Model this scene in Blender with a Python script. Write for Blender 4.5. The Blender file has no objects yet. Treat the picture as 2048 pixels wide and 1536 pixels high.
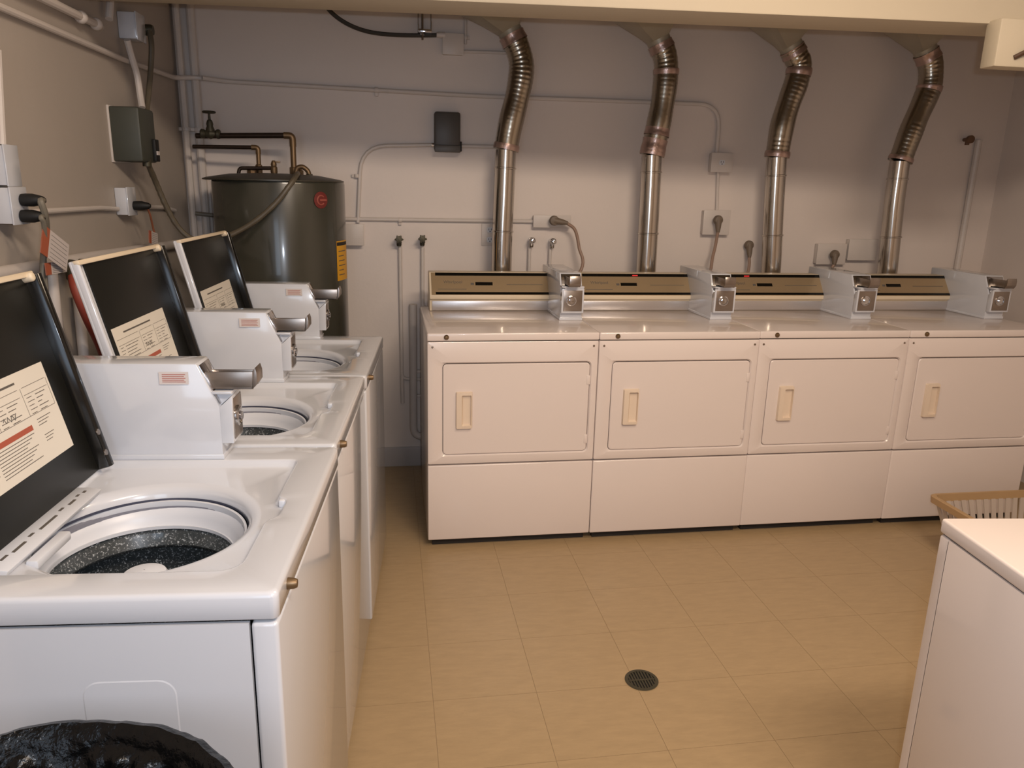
import bpy, bmesh, math, random
from mathutils import Vector, Matrix, noise
random.seed(7)
C = bpy.context.scene.collection
S = bpy.context.scene
PI = math.pi
# ---------------------------------------------------------------- camera
cam_d = bpy.data.cameras.new('camera'); cam = bpy.data.objects.new('camera', cam_d); C.objects.link(cam)
cam_d.sensor_fit = 'HORIZONTAL'; cam_d.sensor_width = 36; cam_d.lens = 1518.84/2048*36; cam_d.clip_start = .02
yaw, pitch, roll = .161266, .254745, .024086
fw = Vector((math.sin(yaw)*math.cos(pitch), math.cos(yaw)*math.cos(pitch), -math.sin(pitch)))
rt = Vector((math.cos(yaw), -math.sin(yaw), 0)); up = rt.cross(fw)
r2 = rt*math.cos(roll)+up*math.sin(roll); u2 = -rt*math.sin(roll)+up*math.cos(roll)
M = Matrix((r2, u2, -fw)).transposed().to_4x4(); M.translation = Vector((-.1443, -3.1061, 1.5677))
cam.matrix_world = M
S.camera = cam
# ---------------------------------------------------------------- world, lights, exposure
w = bpy.data.worlds.new('world'); S.world = w; w.use_nodes = True
w.node_tree.nodes['Background'].inputs[0].default_value = (.5, .48, .45, 1); w.node_tree.nodes['Background'].inputs[1].default_value = .15
S.view_settings.view_transform = 'Standard'; S.view_settings.look = 'None'; S.view_settings.gamma = 1
S.view_settings.use_curve_mapping = False; S.view_settings.exposure = 0.0
def area(name, loc, target, sx, sy, power, col, spread=180):
    d = bpy.data.lights.new(name, 'AREA'); d.shape = 'RECTANGLE'; d.size = sx; d.size_y = sy; d.energy = power; d.color = col
    d.spread = math.radians(spread)
    o = bpy.data.objects.new(name, d); C.objects.link(o); o.location = loc
    o.rotation_euler = (Vector(target)-Vector(loc)).to_track_quat('-Z', 'Y').to_euler()
    return o
area('front_tube_lamp', (.95, -1.45, 2.50), (.95, -1.45, 0), 1.1, .2, 20, (1, .78, .56))
area('ceiling_tube_lamp', (.85, -3.4, 3.10), (.6, -.8, 0), 1.2, .3, 62, (1, .83, .68))
area('daylight_opening', (-.75, -4.15, 1.55), (-.6, 0, 1.2), .6, 1.4, 9, (.62, .79, 1))
area('camera_flash', (-.08, -3.10, 1.62), (.2, 0, 1.0), .04, .025, 11, (.80, .88, 1))

# ---------------------------------------------------------------- materials
def lin(c): return tuple(((x/255)/12.92 if x/255 <= .04045 else ((x/255+.055)/1.055)**2.4) for x in c)
MATS = {}
def mat(name, col, rough=.5, metal=0, spec=.5, coat=0, noise_amt=0, nscale=8, bump=0, bscale=60, alpha=None, emit=0, aniso=0, stretch=(1, 1, 1)):
    m = bpy.data.materials.new(name); m.use_nodes = True; nt = m.node_tree; b = nt.nodes['Principled BSDF']
    c = lin(col)
    b.inputs['Base Color'].default_value = (*c, 1); b.inputs['Roughness'].default_value = rough; b.inputs['Metallic'].default_value = metal
    b.inputs['Specular IOR Level'].default_value = spec; b.inputs['Coat Weight'].default_value = coat; b.inputs['Coat Roughness'].default_value = .08
    tc = nt.nodes.new('ShaderNodeTexCoord'); mp = nt.nodes.new('ShaderNodeMapping'); mp.inputs['Scale'].default_value = stretch
    nt.links.new(tc.outputs['Object'], mp.inputs['Vector'])
    n = nt.nodes.new('ShaderNodeTexNoise'); n.inputs['Scale'].default_value = nscale; n.inputs['Detail'].default_value = 5
    nt.links.new(mp.outputs['Vector'], n.inputs['Vector'])
    rp = nt.nodes.new('ShaderNodeMix'); rp.data_type = 'RGBA'
    k = max(noise_amt, .02)
    rp.inputs[6].default_value = (*[x*(1-k) for x in c], 1); rp.inputs[7].default_value = (*[min(1, x*(1+k)) for x in c], 1)
    nt.links.new(n.outputs['Fac'], rp.inputs[0]); nt.links.new(rp.outputs[2], b.inputs['Base Color'])
    if bump:
        n2 = nt.nodes.new('ShaderNodeTexNoise'); n2.inputs['Scale'].default_value = bscale; n2.inputs['Detail'].default_value = 4
        nt.links.new(mp.outputs['Vector'], n2.inputs['Vector'])
        bp = nt.nodes.new('ShaderNodeBump'); bp.inputs['Strength'].default_value = bump; bp.inputs['Distance'].default_value = .004
        nt.links.new(n2.outputs['Fac'], bp.inputs['Height']); nt.links.new(bp.outputs['Normal'], b.inputs['Normal'])
    if emit:
        b.inputs['Emission Color'].default_value = (*c, 1); b.inputs['Emission Strength'].default_value = emit
    MATS[name] = m; return m
wall_m = mat('wall_paint', (221, 210, 202), .42, spec=.35, noise_amt=.04, nscale=3, bump=.25, bscale=25)
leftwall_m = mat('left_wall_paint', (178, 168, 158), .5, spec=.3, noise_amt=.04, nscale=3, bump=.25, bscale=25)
beam_m = mat('beam_paint', (196, 184, 162), .55, noise_amt=.02, bump=.1)
ceil_m = mat('ceiling_paint', (215, 208, 196), .7, noise_amt=.03)
base_m = mat('baseboard_vinyl', (176, 170, 168), .4, noise_amt=.04)
pipe_m = mat('painted_pipe', (208, 199, 192), .4, spec=.4, noise_amt=.05, nscale=20)
tile_m = mat('vinyl_tile', (166, 142, 108), .34, spec=.4, noise_amt=.20, nscale=7, bump=.06, bscale=40, stretch=(1, 2.5, 1))
grout_m = mat('tile_joint', (140, 117, 88), .8)
enamel = mat('white_enamel', (204, 206, 212), .25, coat=.9, noise_amt=.008, nscale=3)
enamel2 = mat('dryer_enamel', (224, 212, 206), .28, coat=.6, noise_amt=.008, nscale=3)
plastic_w = mat('white_plastic', (208, 210, 216), .35, noise_amt=.01)
cream = mat('cream_plastic', (222, 205, 178), .4, noise_amt=.02)
black_gloss = mat('black_glossy_panel', (18, 17, 15), .16, noise_amt=.1)
black_matte = mat('black_rubber', (16, 15, 14), .6, noise_amt=.1)
seam_m = mat('seam_shadow_gap', (40, 36, 33), .8)
paper = mat('printed_label_paper', (220, 213, 200), .5, noise_amt=.03)
ink = mat('label_ink', (92, 86, 80), .7)
red_ink = mat('warning_red_ink', (168, 82, 58), .6)
chrome = mat('chrome', (205, 205, 208), .12, metal=1, noise_amt=.02)
steel = mat('brushed_steel', (158, 148, 140), .32, metal=1, noise_amt=.08, nscale=30, stretch=(1, 1, 8))
duct_m = mat('galvanised_duct', (196, 190, 182), .17, metal=1, noise_amt=.06, nscale=12)
foil_m = mat('flexible_foil', (172, 163, 148), .24, metal=1, noise_amt=.12, nscale=18, bump=.12, bscale=60)
tape_m = mat('foil_tape', (190, 164, 154), .32, metal=.8, noise_amt=.15, nscale=25, bump=.5, bscale=50)
boot_m = mat('sheet_metal_boot', (176, 168, 150), .45, metal=.35, noise_amt=.1)
console_m = mat('console_metal', (192, 168, 134), .3, metal=.6, noise_amt=.03, nscale=10, stretch=(1, 1, 12))
console_s = mat('console_silver_strip', (196, 190, 188), .3, metal=.6, noise_amt=.03)
tank_m = mat('tank_enamel', (62, 61, 52), .24, noise_amt=.05, nscale=2, coat=.4)
tank_top_m = mat('tank_lid', (60, 56, 46), .4, noise_amt=.1)
copper = mat('tarnished_copper', (52, 40, 32), .45, metal=.5, noise_amt=.25, nscale=20)
brass = mat('brass', (116, 94, 68), .42, metal=.6, noise_amt=.15, nscale=25)
iron = mat('dark_valve_metal', (76, 72, 58), .5, metal=.5, noise_amt=.2, nscale=30)
box_dark = mat('dark_grey_box', (74, 70, 66), .45, noise_amt=.08, nscale=12)
box_left = mat('olive_grey_box', (66, 68, 60), .5, noise_amt=.12, nscale=12)
flexcon = mat('flex_conduit', (94, 85, 70), .45, noise_amt=.15, nscale=40)
greycable = mat('grey_cable', (118, 112, 100), .5, noise_amt=.05)
cord_m = mat('brown_grey_cord', (150, 124, 108), .5, noise_amt=.05)
plug_m = mat('grey_rubber_plug', (112, 98, 84), .55, noise_amt=.08)
hose_red = mat('red_rubber_hose', (150, 66, 52), .5, noise_amt=.1)
orange_cord = mat('orange_brown_cord', (150, 92, 66), .5)
yellow = mat('yellow_label', (222, 162, 28), .5, noise_amt=.03)
red_logo = mat('red_badge', (112, 40, 36), .5)
logo_l = mat('badge_relief', (160, 84, 72), .45)
basket_tan = mat('tan_basket_rim', (180, 148, 108), .5, noise_amt=.08)
basket_w = mat('pale_basket_slats', (186, 172, 160), .55, noise_amt=.05)
led_red = mat('red_indicator', (220, 50, 50), .4, emit=.6)
tag_w = mat('white_tag', (210, 200, 196), .5)
tag_o = mat('orange_tag_band', (172, 92, 64), .5)
brown_m = mat('brown_valve', (110, 82, 60), .5, metal=.2)
mark_m = mat('dark_brown_hook', (74, 50, 34), .5)
# speckled porcelain basket
sp = mat('speckled_porcelain', (30, 34, 36), .3, coat=.5)
nt = sp.node_tree; b = nt.nodes['Principled BSDF']
v = nt.nodes.new('ShaderNodeTexNoise'); v.inputs['Scale'].default_value = 230; v.inputs['Detail'].default_value = 3; v.inputs['Roughness'].default_value = .7
tc = nt.nodes.new('ShaderNodeTexCoord'); nt.links.new(tc.outputs['Object'], v.inputs['Vector'])
cr = nt.nodes.new('ShaderNodeValToRGB'); cr.color_ramp.elements[0].position = .56; cr.color_ramp.elements[0].color = (.040, .046, .048, 1)
cr.color_ramp.elements[1].position = .68; cr.color_ramp.elements[1].color = (.55, .57, .58, 1)
nt.links.new(v.outputs['Fac'], cr.inputs[0]); nt.links.new(cr.outputs[0], b.inputs['Base Color'])
bag_m = mat('black_bin_liner', (6, 6, 6), .24, noise_amt=.1, bump=1, bscale=60)
bag_m.node_tree.nodes['Principled BSDF'].inputs['Specular IOR Level'].default_value = .3

# ---------------------------------------------------------------- geometry helpers
class G:
    def __init__(s): s.v = []; s.f = []
    def add(s, vs, fs):
        o = len(s.v); s.v += [tuple(p) for p in vs]; s.f += [tuple(i+o for i in f) for f in fs]; return s
    def box(s, x0, x1, y0, y1, z0, z1):
        return s.add([(x0, y0, z0), (x1, y0, z0), (x1, y1, z0), (x0, y1, z0), (x0, y0, z1), (x1, y0, z1), (x1, y1, z1), (x0, y1, z1)],
                     [(0, 3, 2, 1), (4, 5, 6, 7), (0, 1, 5, 4), (1, 2, 6, 5), (2, 3, 7, 6), (3, 0, 4, 7)])
    def prism(s, prof, axis, a, b):
        """prof: 2D polygon; axis 'x','y','z' extruded from a to b"""
        def P(p, t): return (t, p[0], p[1]) if axis == 'x' else (p[0], t, p[1]) if axis == 'y' else (p[0], p[1], t)
        n = len(prof)
        return s.add([P(p, a) for p in prof]+[P(p, b) for p in prof],
                     [tuple(range(n))[::-1], tuple(range(n, 2*n))]+[(i, (i+1) % n, n+(i+1) % n, n+i) for i in range(n)])
    def loft(s, loops, cap0=False, cap1=False, closed=True):
        n = len(loops[0]); vs = [p for l in loops for p in l]; fs = []
        for k in range(len(loops)-1):
            for i in range(n if closed else n-1):
                j = (i+1) % n; fs.append((k*n+i, k*n+j, (k+1)*n+j, (k+1)*n+i))
        if cap0: fs.append(tuple(range(n))[::-1])
        if cap1: fs.append(tuple((len(loops)-1)*n+i for i in range(n)))
        return s.add(vs, fs)
    def lathe(s, prof, c=(0, 0, 0), n=48, axis='z', cap=True):
        """prof: list of (r, h)"""
        loops = []
        for r, h in prof:
            l = []
            for i in range(n):
                t = 2*PI*i/n; a_, b_ = r*math.cos(t), r*math.sin(t)
                p = (a_, b_, h) if axis == 'z' else (h, a_, b_) if axis == 'x' else (b_, h, a_)
                l.append((p[0]+c[0], p[1]+c[1], p[2]+c[2]))
            loops.append(l)
        return s.loft(loops, cap and prof[0][0] > 1e-6, cap and prof[-1][0] > 1e-6)
    def tube(s, pts, r, n=12, rf=None, cap=True):
        pts = [Vector(p) for p in pts]; t0 = (pts[1]-pts[0]).normalized()
        a_ = Vector((0, 0, 1)) if abs(t0.z) < .9 else Vector((1, 0, 0)); nx = (a_-t0*a_.dot(t0)).normalized()
        loops = []; L_ = 0
        for i, p in enumerate(pts):
            if i == 0: t = t0
            elif i == len(pts)-1: t = (pts[i]-pts[i-1]).normalized()
            else: t = ((pts[i]-pts[i-1]).normalized()+(pts[i+1]-pts[i]).normalized()).normalized()
            if i: L_ += (pts[i]-pts[i-1]).length
            nx = (nx-t*nx.dot(t)).normalized(); ny = t.cross(nx)
            rr = rf(L_, i) if rf else r
            loops.append([p+nx*math.cos(2*PI*k/n)*rr+ny*math.sin(2*PI*k/n)*rr for k in range(n)])
        return s.loft(loops, cap, cap)
    def ball(s, c, r, n=16, sz=1):
        return s.lathe([(r*math.sin(PI*k/8)+1e-5, -r*sz*math.cos(PI*k/8)) for k in range(9)], c, n)
    def obj(s, name, m, parent=None, bevel=0, seg=2, smooth=True, ang=.6, label=None, kind=None):
        me = bpy.data.meshes.new(name); me.from_pydata(s.v, [], s.f)
        bm = bmesh.new(); bm.from_mesh(me); bmesh.ops.recalc_face_normals(bm, faces=bm.faces)
        if bevel:
            es = [e for e in bm.edges if len(e.link_faces) == 2 and e.calc_face_angle(0) > .5]
            bmesh.ops.bevel(bm, geom=es, offset=bevel, segments=seg, profile=.5, affect='EDGES', clamp_overlap=True)
        bm.to_mesh(me); bm.free()
        if smooth:
            me.polygons.foreach_set('use_smooth', [True]*len(me.polygons)); me.set_sharp_from_angle(angle=ang)
        me.materials.append(m)
        o = bpy.data.objects.new(name, me); C.objects.link(o)
        if parent: o.parent = parent
        if label: o['label'] = label
        if kind: o['kind'] = kind
        return o
def g(): return G()
def thing(name, label, cat, loc=(0, 0, 0), rz=0, group=None):
    o = bpy.data.objects.new(name, None); C.objects.link(o); o.empty_display_size = .05
    o.location = loc; o.rotation_euler = (0, 0, rz); o['label'] = label; o['category'] = cat
    if group: o['group'] = group
    return o
def tag(o, label, cat, group=None):
    o['label'] = label; o['category'] = cat
    if group: o['group'] = group
    return o
def struct(o, label=None):
    o['kind'] = 'structure'
    if label: o['label'] = label
    return o
def dup(root, loc, rz, label, group=None, also=()):
    r = root.copy(); C.objects.link(r); r.location = loc; r.rotation_euler = (0, 0, rz); r['label'] = label
    if group: r['group'] = group
    for ch in list(root.children):
        c = ch.copy(); C.objects.link(c); c.parent = r
        for gc in list(ch.children):
            d = gc.copy(); C.objects.link(d); d.parent = c
    return r
def rrect(x0, x1, y0, y1, r, n=5):
    out = []
    for cx, cy, a0 in ((x1-r, y1-r, 0), (x0+r, y1-r, PI/2), (x0+r, y0+r, PI), (x1-r, y0+r, 1.5*PI)):
        for k in range(n+1):
            t = a0+PI/2*k/n; out.append((cx+r*math.cos(t), cy+r*math.sin(t)))
    return out
def fillet(pts, r, n=6):
    """round the corners of a polyline"""
    pts = [Vector(p) for p in pts]; out = [pts[0]]
    for i in range(1, len(pts)-1):
        a_, p, b_ = pts[i-1], pts[i], pts[i+1]
        d1 = (a_-p); d2 = (b_-p); rr = min(r, d1.length*.49, d2.length*.49)
        s_ = p+d1.normalized()*rr; e = p+d2.normalized()*rr
        for k in range(n+1):
            t = k/n; out.append(s_*(1-t)**2+p*2*t*(1-t)+e*t*t)
    out.append(pts[-1]); return out
def spline(pts, n=8):
    P = [Vector(p) for p in pts]; P = [P[0]*2-P[1]]+P+[P[-1]*2-P[-2]]; out = []
    for i in range(1, len(P)-2):
        for k in range(n):
            t = k/n; out.append(.5*((2*P[i])+(-P[i-1]+P[i+1])*t+(2*P[i-1]-5*P[i]+4*P[i+1]-P[i+2])*t*t+(-P[i-1]+3*P[i]-3*P[i+1]+P[i+2])*t**3))
    out.append(P[-2]); return out
def text(name, body, size, m, parent, mw, label=None):
    cu = bpy.data.curves.new(name, 'FONT'); cu.body = body; cu.size = size; cu.align_x = 'CENTER'; cu.align_y = 'CENTER'; cu.extrude = .0003
    t = bpy.data.objects.new(name, cu); C.objects.link(t)
    dg = bpy.context.evaluated_depsgraph_get(); me = bpy.data.meshes.new_from_object(t.evaluated_get(dg))
    bpy.data.objects.remove(t); me.materials.clear(); me.materials.append(m)
    o = bpy.data.objects.new(name, me); C.objects.link(o); o.parent = parent; o.matrix_local = mw
    if label: o['label'] = label
    return o
def frame(o, X, Y, Z):
    m = Matrix((Vector(X).normalized(), Vector(Y).normalized(), Vector(Z).normalized())).transposed().to_4x4(); m.translation = Vector(o); return m

# ---------------------------------------------------------------- room
BX0, BX1, BY, CZ, FY = -1.16, 3.40, 1.04, 3.20, -4.3
sl = .045; LNx, LNy = math.cos(math.atan(sl)), -math.sin(math.atan(sl))
def lw(y): return -1.15-sl*(1.04-y)
fl = struct(g().box(-1.45, 3.45, FY, BY+.05, -.06, -.0010).obj('floor', grout_m), 'beige vinyl tile floor')
tile_me = None
for i in range(-5, 11):
    for j in range(-9, 6):
        x0 = -.035+.33*i; y0 = -.44+.302*(j-1)
        x1, y1 = min(x0+.33, 3.4), min(y0+.302, BY)
        if x1-x0 < .02 or y1-y0 < .02 or (x1 < -.6 and y1 < .3): continue
        full = x1-x0 > .329 and y1-y0 > .301
        if full and tile_me: 
            o = bpy.data.objects.new('floor_tile', tile_me); C.objects.link(o)
        else:
            o = g().box(.0006, x1-x0-.0006, .0006, y1-y0-.0006, -.0010, 0).obj('floor_tile', tile_m, smooth=False)
            if full: tile_me = o.data
        o.parent = fl; o.location = (x0, y0, 0)
for nn in tile_m.node_tree.nodes:
    if nn.type == 'TEX_NOISE' and nn.inputs['Scale'].default_value == 7: nn.inputs['Scale'].default_value = 11; nn.inputs['Detail'].default_value = 9; nn.inputs['Roughness'].default_value = .68
    if nn.type == 'MAPPING': nn.inputs['Rotation'].default_value = (0, 0, .5); nn.inputs['Scale'].default_value = (1, 4, 1)
# tiles vary a little in tone: object-random offset of the noise
nt = tile_m.node_tree; oi = nt.nodes.new('ShaderNodeObjectInfo'); mp = [n for n in nt.nodes if n.type == 'MAPPING'][0]
sc = nt.nodes.new('ShaderNodeVectorMath'); sc.operation = 'SCALE'; sc.inputs['Scale'].default_value = 7.3
nt.links.new(oi.outputs['Location'], sc.inputs[0]); nt.links.new(sc.outputs[0], mp.inputs['Location'])
struct(g().box(-1.5, 3.5, BY, BY+.1, 0, CZ).obj('wall_back', wall_m), 'grey-white painted back wall')
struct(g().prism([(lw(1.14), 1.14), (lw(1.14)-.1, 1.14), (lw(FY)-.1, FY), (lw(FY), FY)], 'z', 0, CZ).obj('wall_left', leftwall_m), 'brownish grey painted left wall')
struct(g().box(3.40, 3.5, FY, 1.14, 0, CZ).obj('wall_right', wall_m), 'grey painted right wall')
struct(g().box(-1.6, 3.5, FY-.1, FY, 0, CZ).obj('wall_front', wall_m))
struct(g().box(-1.6, 3.5, FY-.1, 1.14, CZ, CZ+.08).obj('ceiling', ceil_m))
def by_(x, near): return (-.372 if near else -.160)-.085*x
xl = lw(-.3)+.001
struct(g().prism([(xl, by_(xl, 1)), (3.4, by_(3.4, 1)), (3.4, by_(3.4, 0)), (xl, by_(xl, 0))], 'z', 2.15, CZ).obj('trim_1', beam_m, bevel=.006), 'cream painted ceiling beam across the room')
struct(g().box(lw(BY)+.004, -.0+3.4, BY-.012, BY, 0, .115).obj('baseboard_back', base_m, bevel=.003), 'grey baseboard along the back wall')
# boxed drop below the beam at the right
P = (1.918,-0.590,2.006)
struct(g().box(P[0], P[0]+.5, -.59, -.52, P[2], 2.16).obj('trim_2', beam_m, bevel=.006), 'cream boxed drop below the right end of the beam')
q = thing('wall_hook', 'small dark brown hook on the cream boxed drop at top right', 'hook', (P[0]+.10, -.592, P[2]+.06))
g().tube(spline([(-.03, 0, -.03), (0, -.012, -.012), (.05, -.02, .012), (.10, -.014, .03)]), .008, 8).obj('hook_arm', mark_m, q)
g().lathe([(.016, -.004), (.016, .006)], (.1, 0, .03), 16, 'y').obj('base_plate', mark_m, q)

# ---------------------------------------------------------------- coin box (part of a machine); local x forward, y across, z up
def coin_box(parent, loc, rz, back, wd, hgt, base_h=.0, vault=True):
    prof = [(0, 0), (0, .123), (-.044, hgt), (-back, hgt), (-back, 0)]
    cb = g().prism(prof, 'y', 0, wd).obj('coin_box', enamel, parent, bevel=.0025)
    cb.location = loc; cb.rotation_euler = (0, 0, rz)
    g().box(-back-.003, .003, -.003, wd+.003, .0, .012).obj('base_flange', enamel, cb, bevel=.002)
    # slanted metal plate
    s0, s1 = Vector((-.0005, 0, .128)), Vector((-.043, 0, hgt-.004)); dirn = (s1-s0).normalized(); nrm = Vector((dirn.z, 0, -dirn.x))
    def q4(y0, y1, t0, t1, th):
        L_ = (s1-s0).length; a_ = [s0+dirn*L_*t for t in (t0, t1)]
        vs = []
        for off in (0, th):
            for y_, k in ((y0, 0), (y1, 0), (y1, 1), (y0, 1)): vs.append(a_[k]+nrm*off+Vector((0, y_, 0)))
        return g().add(vs, [(0, 1, 2, 3), (4, 7, 6, 5), (0, 4, 5, 1), (1, 5, 6, 2), (2, 6, 7, 3), (3, 7, 4, 0)])
    q4(.006, wd-.006, .02, .98, .003).obj('slide_plate', chrome, cb, bevel=.001, label='chrome plate behind the coin slide')
    # coin slide: a channel with an upturned end
    z0, z1 = .163, .203; yc = wd*.45
    sd = g().box(-.03, .074, yc-.026, yc-.022, z0, z1); sd.box(-.03, .074, yc+.022, yc+.026, z0, z1-.006); sd.box(-.03, .07, yc-.026, yc+.026, z0, z0+.004)
    for k in range(5): sd.box(-.02, .07, yc-.017+k*.008, yc-.0145+k*.008, z0+.004, z0+.018)
    sd.prism([(.070, z0), (.076, z0+.004), (.084, z0+.016), (.084, z1-.004), (.080, z1+.010), (.074, z1)], 'y', yc-.026, yc+.026)
    sd.obj('coin_slide', steel, cb, bevel=.0006, label='grey steel coin slide')
    # vault
    vt = g().prism([(-.001, .038), (.026, .038), (.028, .150), (-.001, .123)], 'y', .0, wd)
    vt.prism([(-.003, .123), (.027, .150), (.028, .156), (-.014, .156)], 'y', .014, wd-.002).prism([(-.014, .154), (.028, .154), (.028, .160), (-.018, .160)], 'y', .0, wd)
    vt.obj('vault', enamel, cb, bevel=.001)
    g().box(.0265, .0285, .008, wd-.008, .046, .142).obj('vault_door', steel, cb, bevel=.001, label='polished metal vault door')
    g().lathe([(.024, .028), (.024, .034), (.019, .036), (.018, .0335), (.010, .0335), (.010, .040), (.0005, .041)], (0, wd*.42, .095), 24, 'x').obj('lock_cylinder', chrome, cb, label='round chrome lock')
    return cb

# ---------------------------------------------------------------- washers; local x: front at 0, back negative; y: near to far
def polar(poly, c, th):
    d = (math.cos(th), math.sin(th)); best = None
    for i in range(len(poly)):
        x1, y1 = poly[i]; x2, y2 = poly[(i+1) % len(poly)]
        ex, ey = x2-x1, y2-y1; den = d[0]*ey-d[1]*ex
        if abs(den) < 1e-12: continue
        t = ((x1-c[0])*ey-(y1-c[1])*ex)/den; s_ = ((x1-c[0])*d[1]-(y1-c[1])*d[0])/den
        if t > 0 and -1e-6 <= s_ <= 1+1e-6 and (best is None or t < best): best = t
    return (c[0]+d[0]*best, c[1]+d[1]*best)
def make_washer(label):
    w_ = thing('washing_machine', label, 'washer', (-.331, -2.004, 0), -math.atan(.071), 'coin washers along the left wall')
    cab = g()
    cab.box(-.665, -.043, .0035, .012, .02, .893); cab.box(-.665, -.043, .683, .6915, .02, .893); cab.box(-.665, -.657, .012, .683, .02, .893); cab.box(-.66, -.043, .01, .685, .02, .03)
    # embossed rounded panel on both sides
    for y0, y1 in ((.0010, .0040), (.691, .6925)):
        lp = rrect(-.307, -.162, .12, .797, .028, 6); lp2 = rrect(-.3045, -.1645, .1225, .7945, .0265, 6)
        cab.loft([[(a_, .0036 if y0 < .1 else .6914, z_) for a_, z_ in lp], [(a_, .0027 if y0 < .1 else .6921, z_) for a_, z_ in lp2]], False, True)
    cab.obj('cabinet', enamel, w_, bevel=0, ang=.2)
    g().box(-.0405, .002, .0035, .6915, .03, .893).obj('front_panel', enamel, w_, bevel=.007, seg=3)
    g().box(-.64, -.012, .012, .683, .88, .8985).box(-.6, -.03, .05, .64, .0, .0).obj('seam_gasket', seam_m, w_) if False else None
    # top panel with recessed lid well and round opening
    c = (-.305, .297)
    rec = [(-.50, .585), (-.50, .095)]
    for k in range(5): t = PI+PI/2*k/4; rec.append((-.485+.015*math.cos(t), .095+.015*math.sin(t)))
    for k in range(6): t = -PI/2+PI/2*k/5; rec.append((-.115+.04*math.cos(t), .120+.04*math.sin(t)))
    rec += [(-.075, .262), (-.070, .276), (-.058, .290), (-.055, .302), (-.055, .358), (-.058, .370), (-.070, .382), (-.075, .392)]
    for k in range(5): t = PI/2*k/4; rec.append((-.093+.018*math.cos(t), .582+.018*math.sin(t)))
    for k in range(1, 5): t = PI/2+PI/2*k/4; rec.append((-.485+.015*math.cos(t), .585+.015*math.sin(t)))
    out = rrect(-.665, .004, .0015, .6935, .012, 4)
    def shrink(poly, f): return [(c[0]+(x-c[0])*f, c[1]+(y-c[1])*f) for x, y in poly]
    angs = sorted(set([round(2*PI*k/144-PI, 5) for k in range(144)]+[round(math.atan2(y-c[1], x-c[0]), 5) for x, y in out+rec]))
    def loop(poly, z): return [(*polar(poly, c, t), z) for t in angs]
    def inset(d): return rrect(-.665+d, .004-d, .0015+d, .6935-d, .012, 4)
    def circ(r, z): return [(c[0]+r*math.cos(t), c[1]+r*math.sin(t), z) for t in angs]
    lps = [loop(inset(.006), .900), loop(inset(.001), .9005), loop(inset(0), .902), loop(inset(0), .937), loop(inset(.0012), .9415), loop(inset(.0042), .9448), loop(inset(.009), .946),
           loop(shrink(rec, 1.02), .946), loop(shrink(rec, 1.008), .9452), loop(rec, .943), loop(shrink(rec, .985), .932), loop(shrink(rec, .965), .9295)]
    lps += [circ(.214, .9285), circ(.205, .927), circ(.195, .922), circ(.188, .914), circ(.186, .902)]
    g().loft(lps).obj('top_panel', enamel, w_, ang=.9)
    g().box(-.070, -.058, .366, .386, .93, .9445).obj('latch_tab', plastic_w, w_, bevel=.002)
    g().lathe([(.190, .9045), (.190, .899), (.1845, .899), (.1845, .9045)], (c[0], c[1], 0), 64, cap=False).obj('tub_gap_ring', mat('blue_grey_gap_shade', (70, 72, 88), .4), w_, label='blue-grey ring standing in for the dark gap')  # dark gap between top panel and tub, put in as a coloured ring
    c2 = (-.312, .290, 0)
    g().lathe([(.1875, .892), (.1855, .884), (.181, .881), (.181, .889)], (c[0]-.003, c[1]-.003, 0), 64, cap=False).obj('gap_shade_band', mat('grey_gap_shade', (128, 128, 138), .5), w_, label='grey band standing in for gap shade')  # shade in the gap above the tub ring, painted as a grey band
    g().lathe([(.191, .900), (.1865, .899), (.186, .891), (.1865, .886), (.181, .882), (.176, .868), (.170, .858), (.167, .853), (.164, .853), (.164, .846), (.2, .846)], c2, 64, cap=False).obj('tub_ring', plastic_w, w_, label='white plastic tub ring')
    g().lathe([(.169, .846), (.1695, .842), (.167, .836), (.158, .812), (.161, .807), (.196, .796), (.205, .78), (.21, .62), (.21, .45), (.20, .44), (0.001, .44)], c2, 64, cap=False).obj('wash_basket', sp, w_, label='dark speckled porcelain basket')
    ag = g().lathe([(.001, .838), (.02, .837), (.038, .832), (.045, .820), (.042, .76), (.05, .60), (.09, .48), (.13, .45)], c2, 32, cap=False)
    for k in range(4):
        t = PI/4+PI/2*k; ct, st = math.cos(t), math.sin(t)
        vs = []
        for off in (-.004, .004):
            for r, z in ((.04, .74), (.12, .50), (.13, .45), (.04, .45)): vs.append((c2[0]+r*ct-off*st, c2[1]+r*st+off*ct, z))
        ag.add(vs, [(0, 1, 2, 3), (7, 6, 5, 4), (0, 4, 5, 1), (1, 5, 6, 2), (2, 6, 7, 3), (3, 7, 4, 0)])
    ag.obj('agitator', plastic_w, w_)
    # bleach dispenser and sticker at the back of the well
    bd = g().prism([(-.497, .9285), (-.452, .9285), (-.446, .940), (-.470, .944), (-.497, .944)], 'y', .10, .45).obj('rear_ledge', plastic_w, w_, bevel=.002)
    g().box(-.447, -.426, .15, .27, .915, .932).obj('bleach_dispenser', plastic_w, w_, bevel=.004)
    sk = g()
    for k, (y0, y1) in enumerate(((.13, .15), (.16, .20), (.22, .235), (.25, .31), (.33, .345), (.36, .385), (.40, .41), (.42, .43))):
        sk.box(-.476+.004*(k % 2), -.471+.004*(k % 2), y0, y1, .9435, .9448)
    sk.obj('ledge_lettering', ink, w_, smooth=False)
    # low console at the back
    g().prism([(-.665, .946), (-.575, .946), (-.60, 1.05), (-.665, 1.06)], 'y', .01, .60).obj('control_console', enamel, w_, bevel=.005)
    # lid
    m = frame((-.500, .08, .955), (0, 1, 0), (-.2332, 0, .9724), (.9724, 0, .2332))
    ld = g().box(0, .52, -.012, .43, -.010, 0).obj('lid', enamel, w_, bevel=.004, seg=3); ld.matrix_local = m
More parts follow.
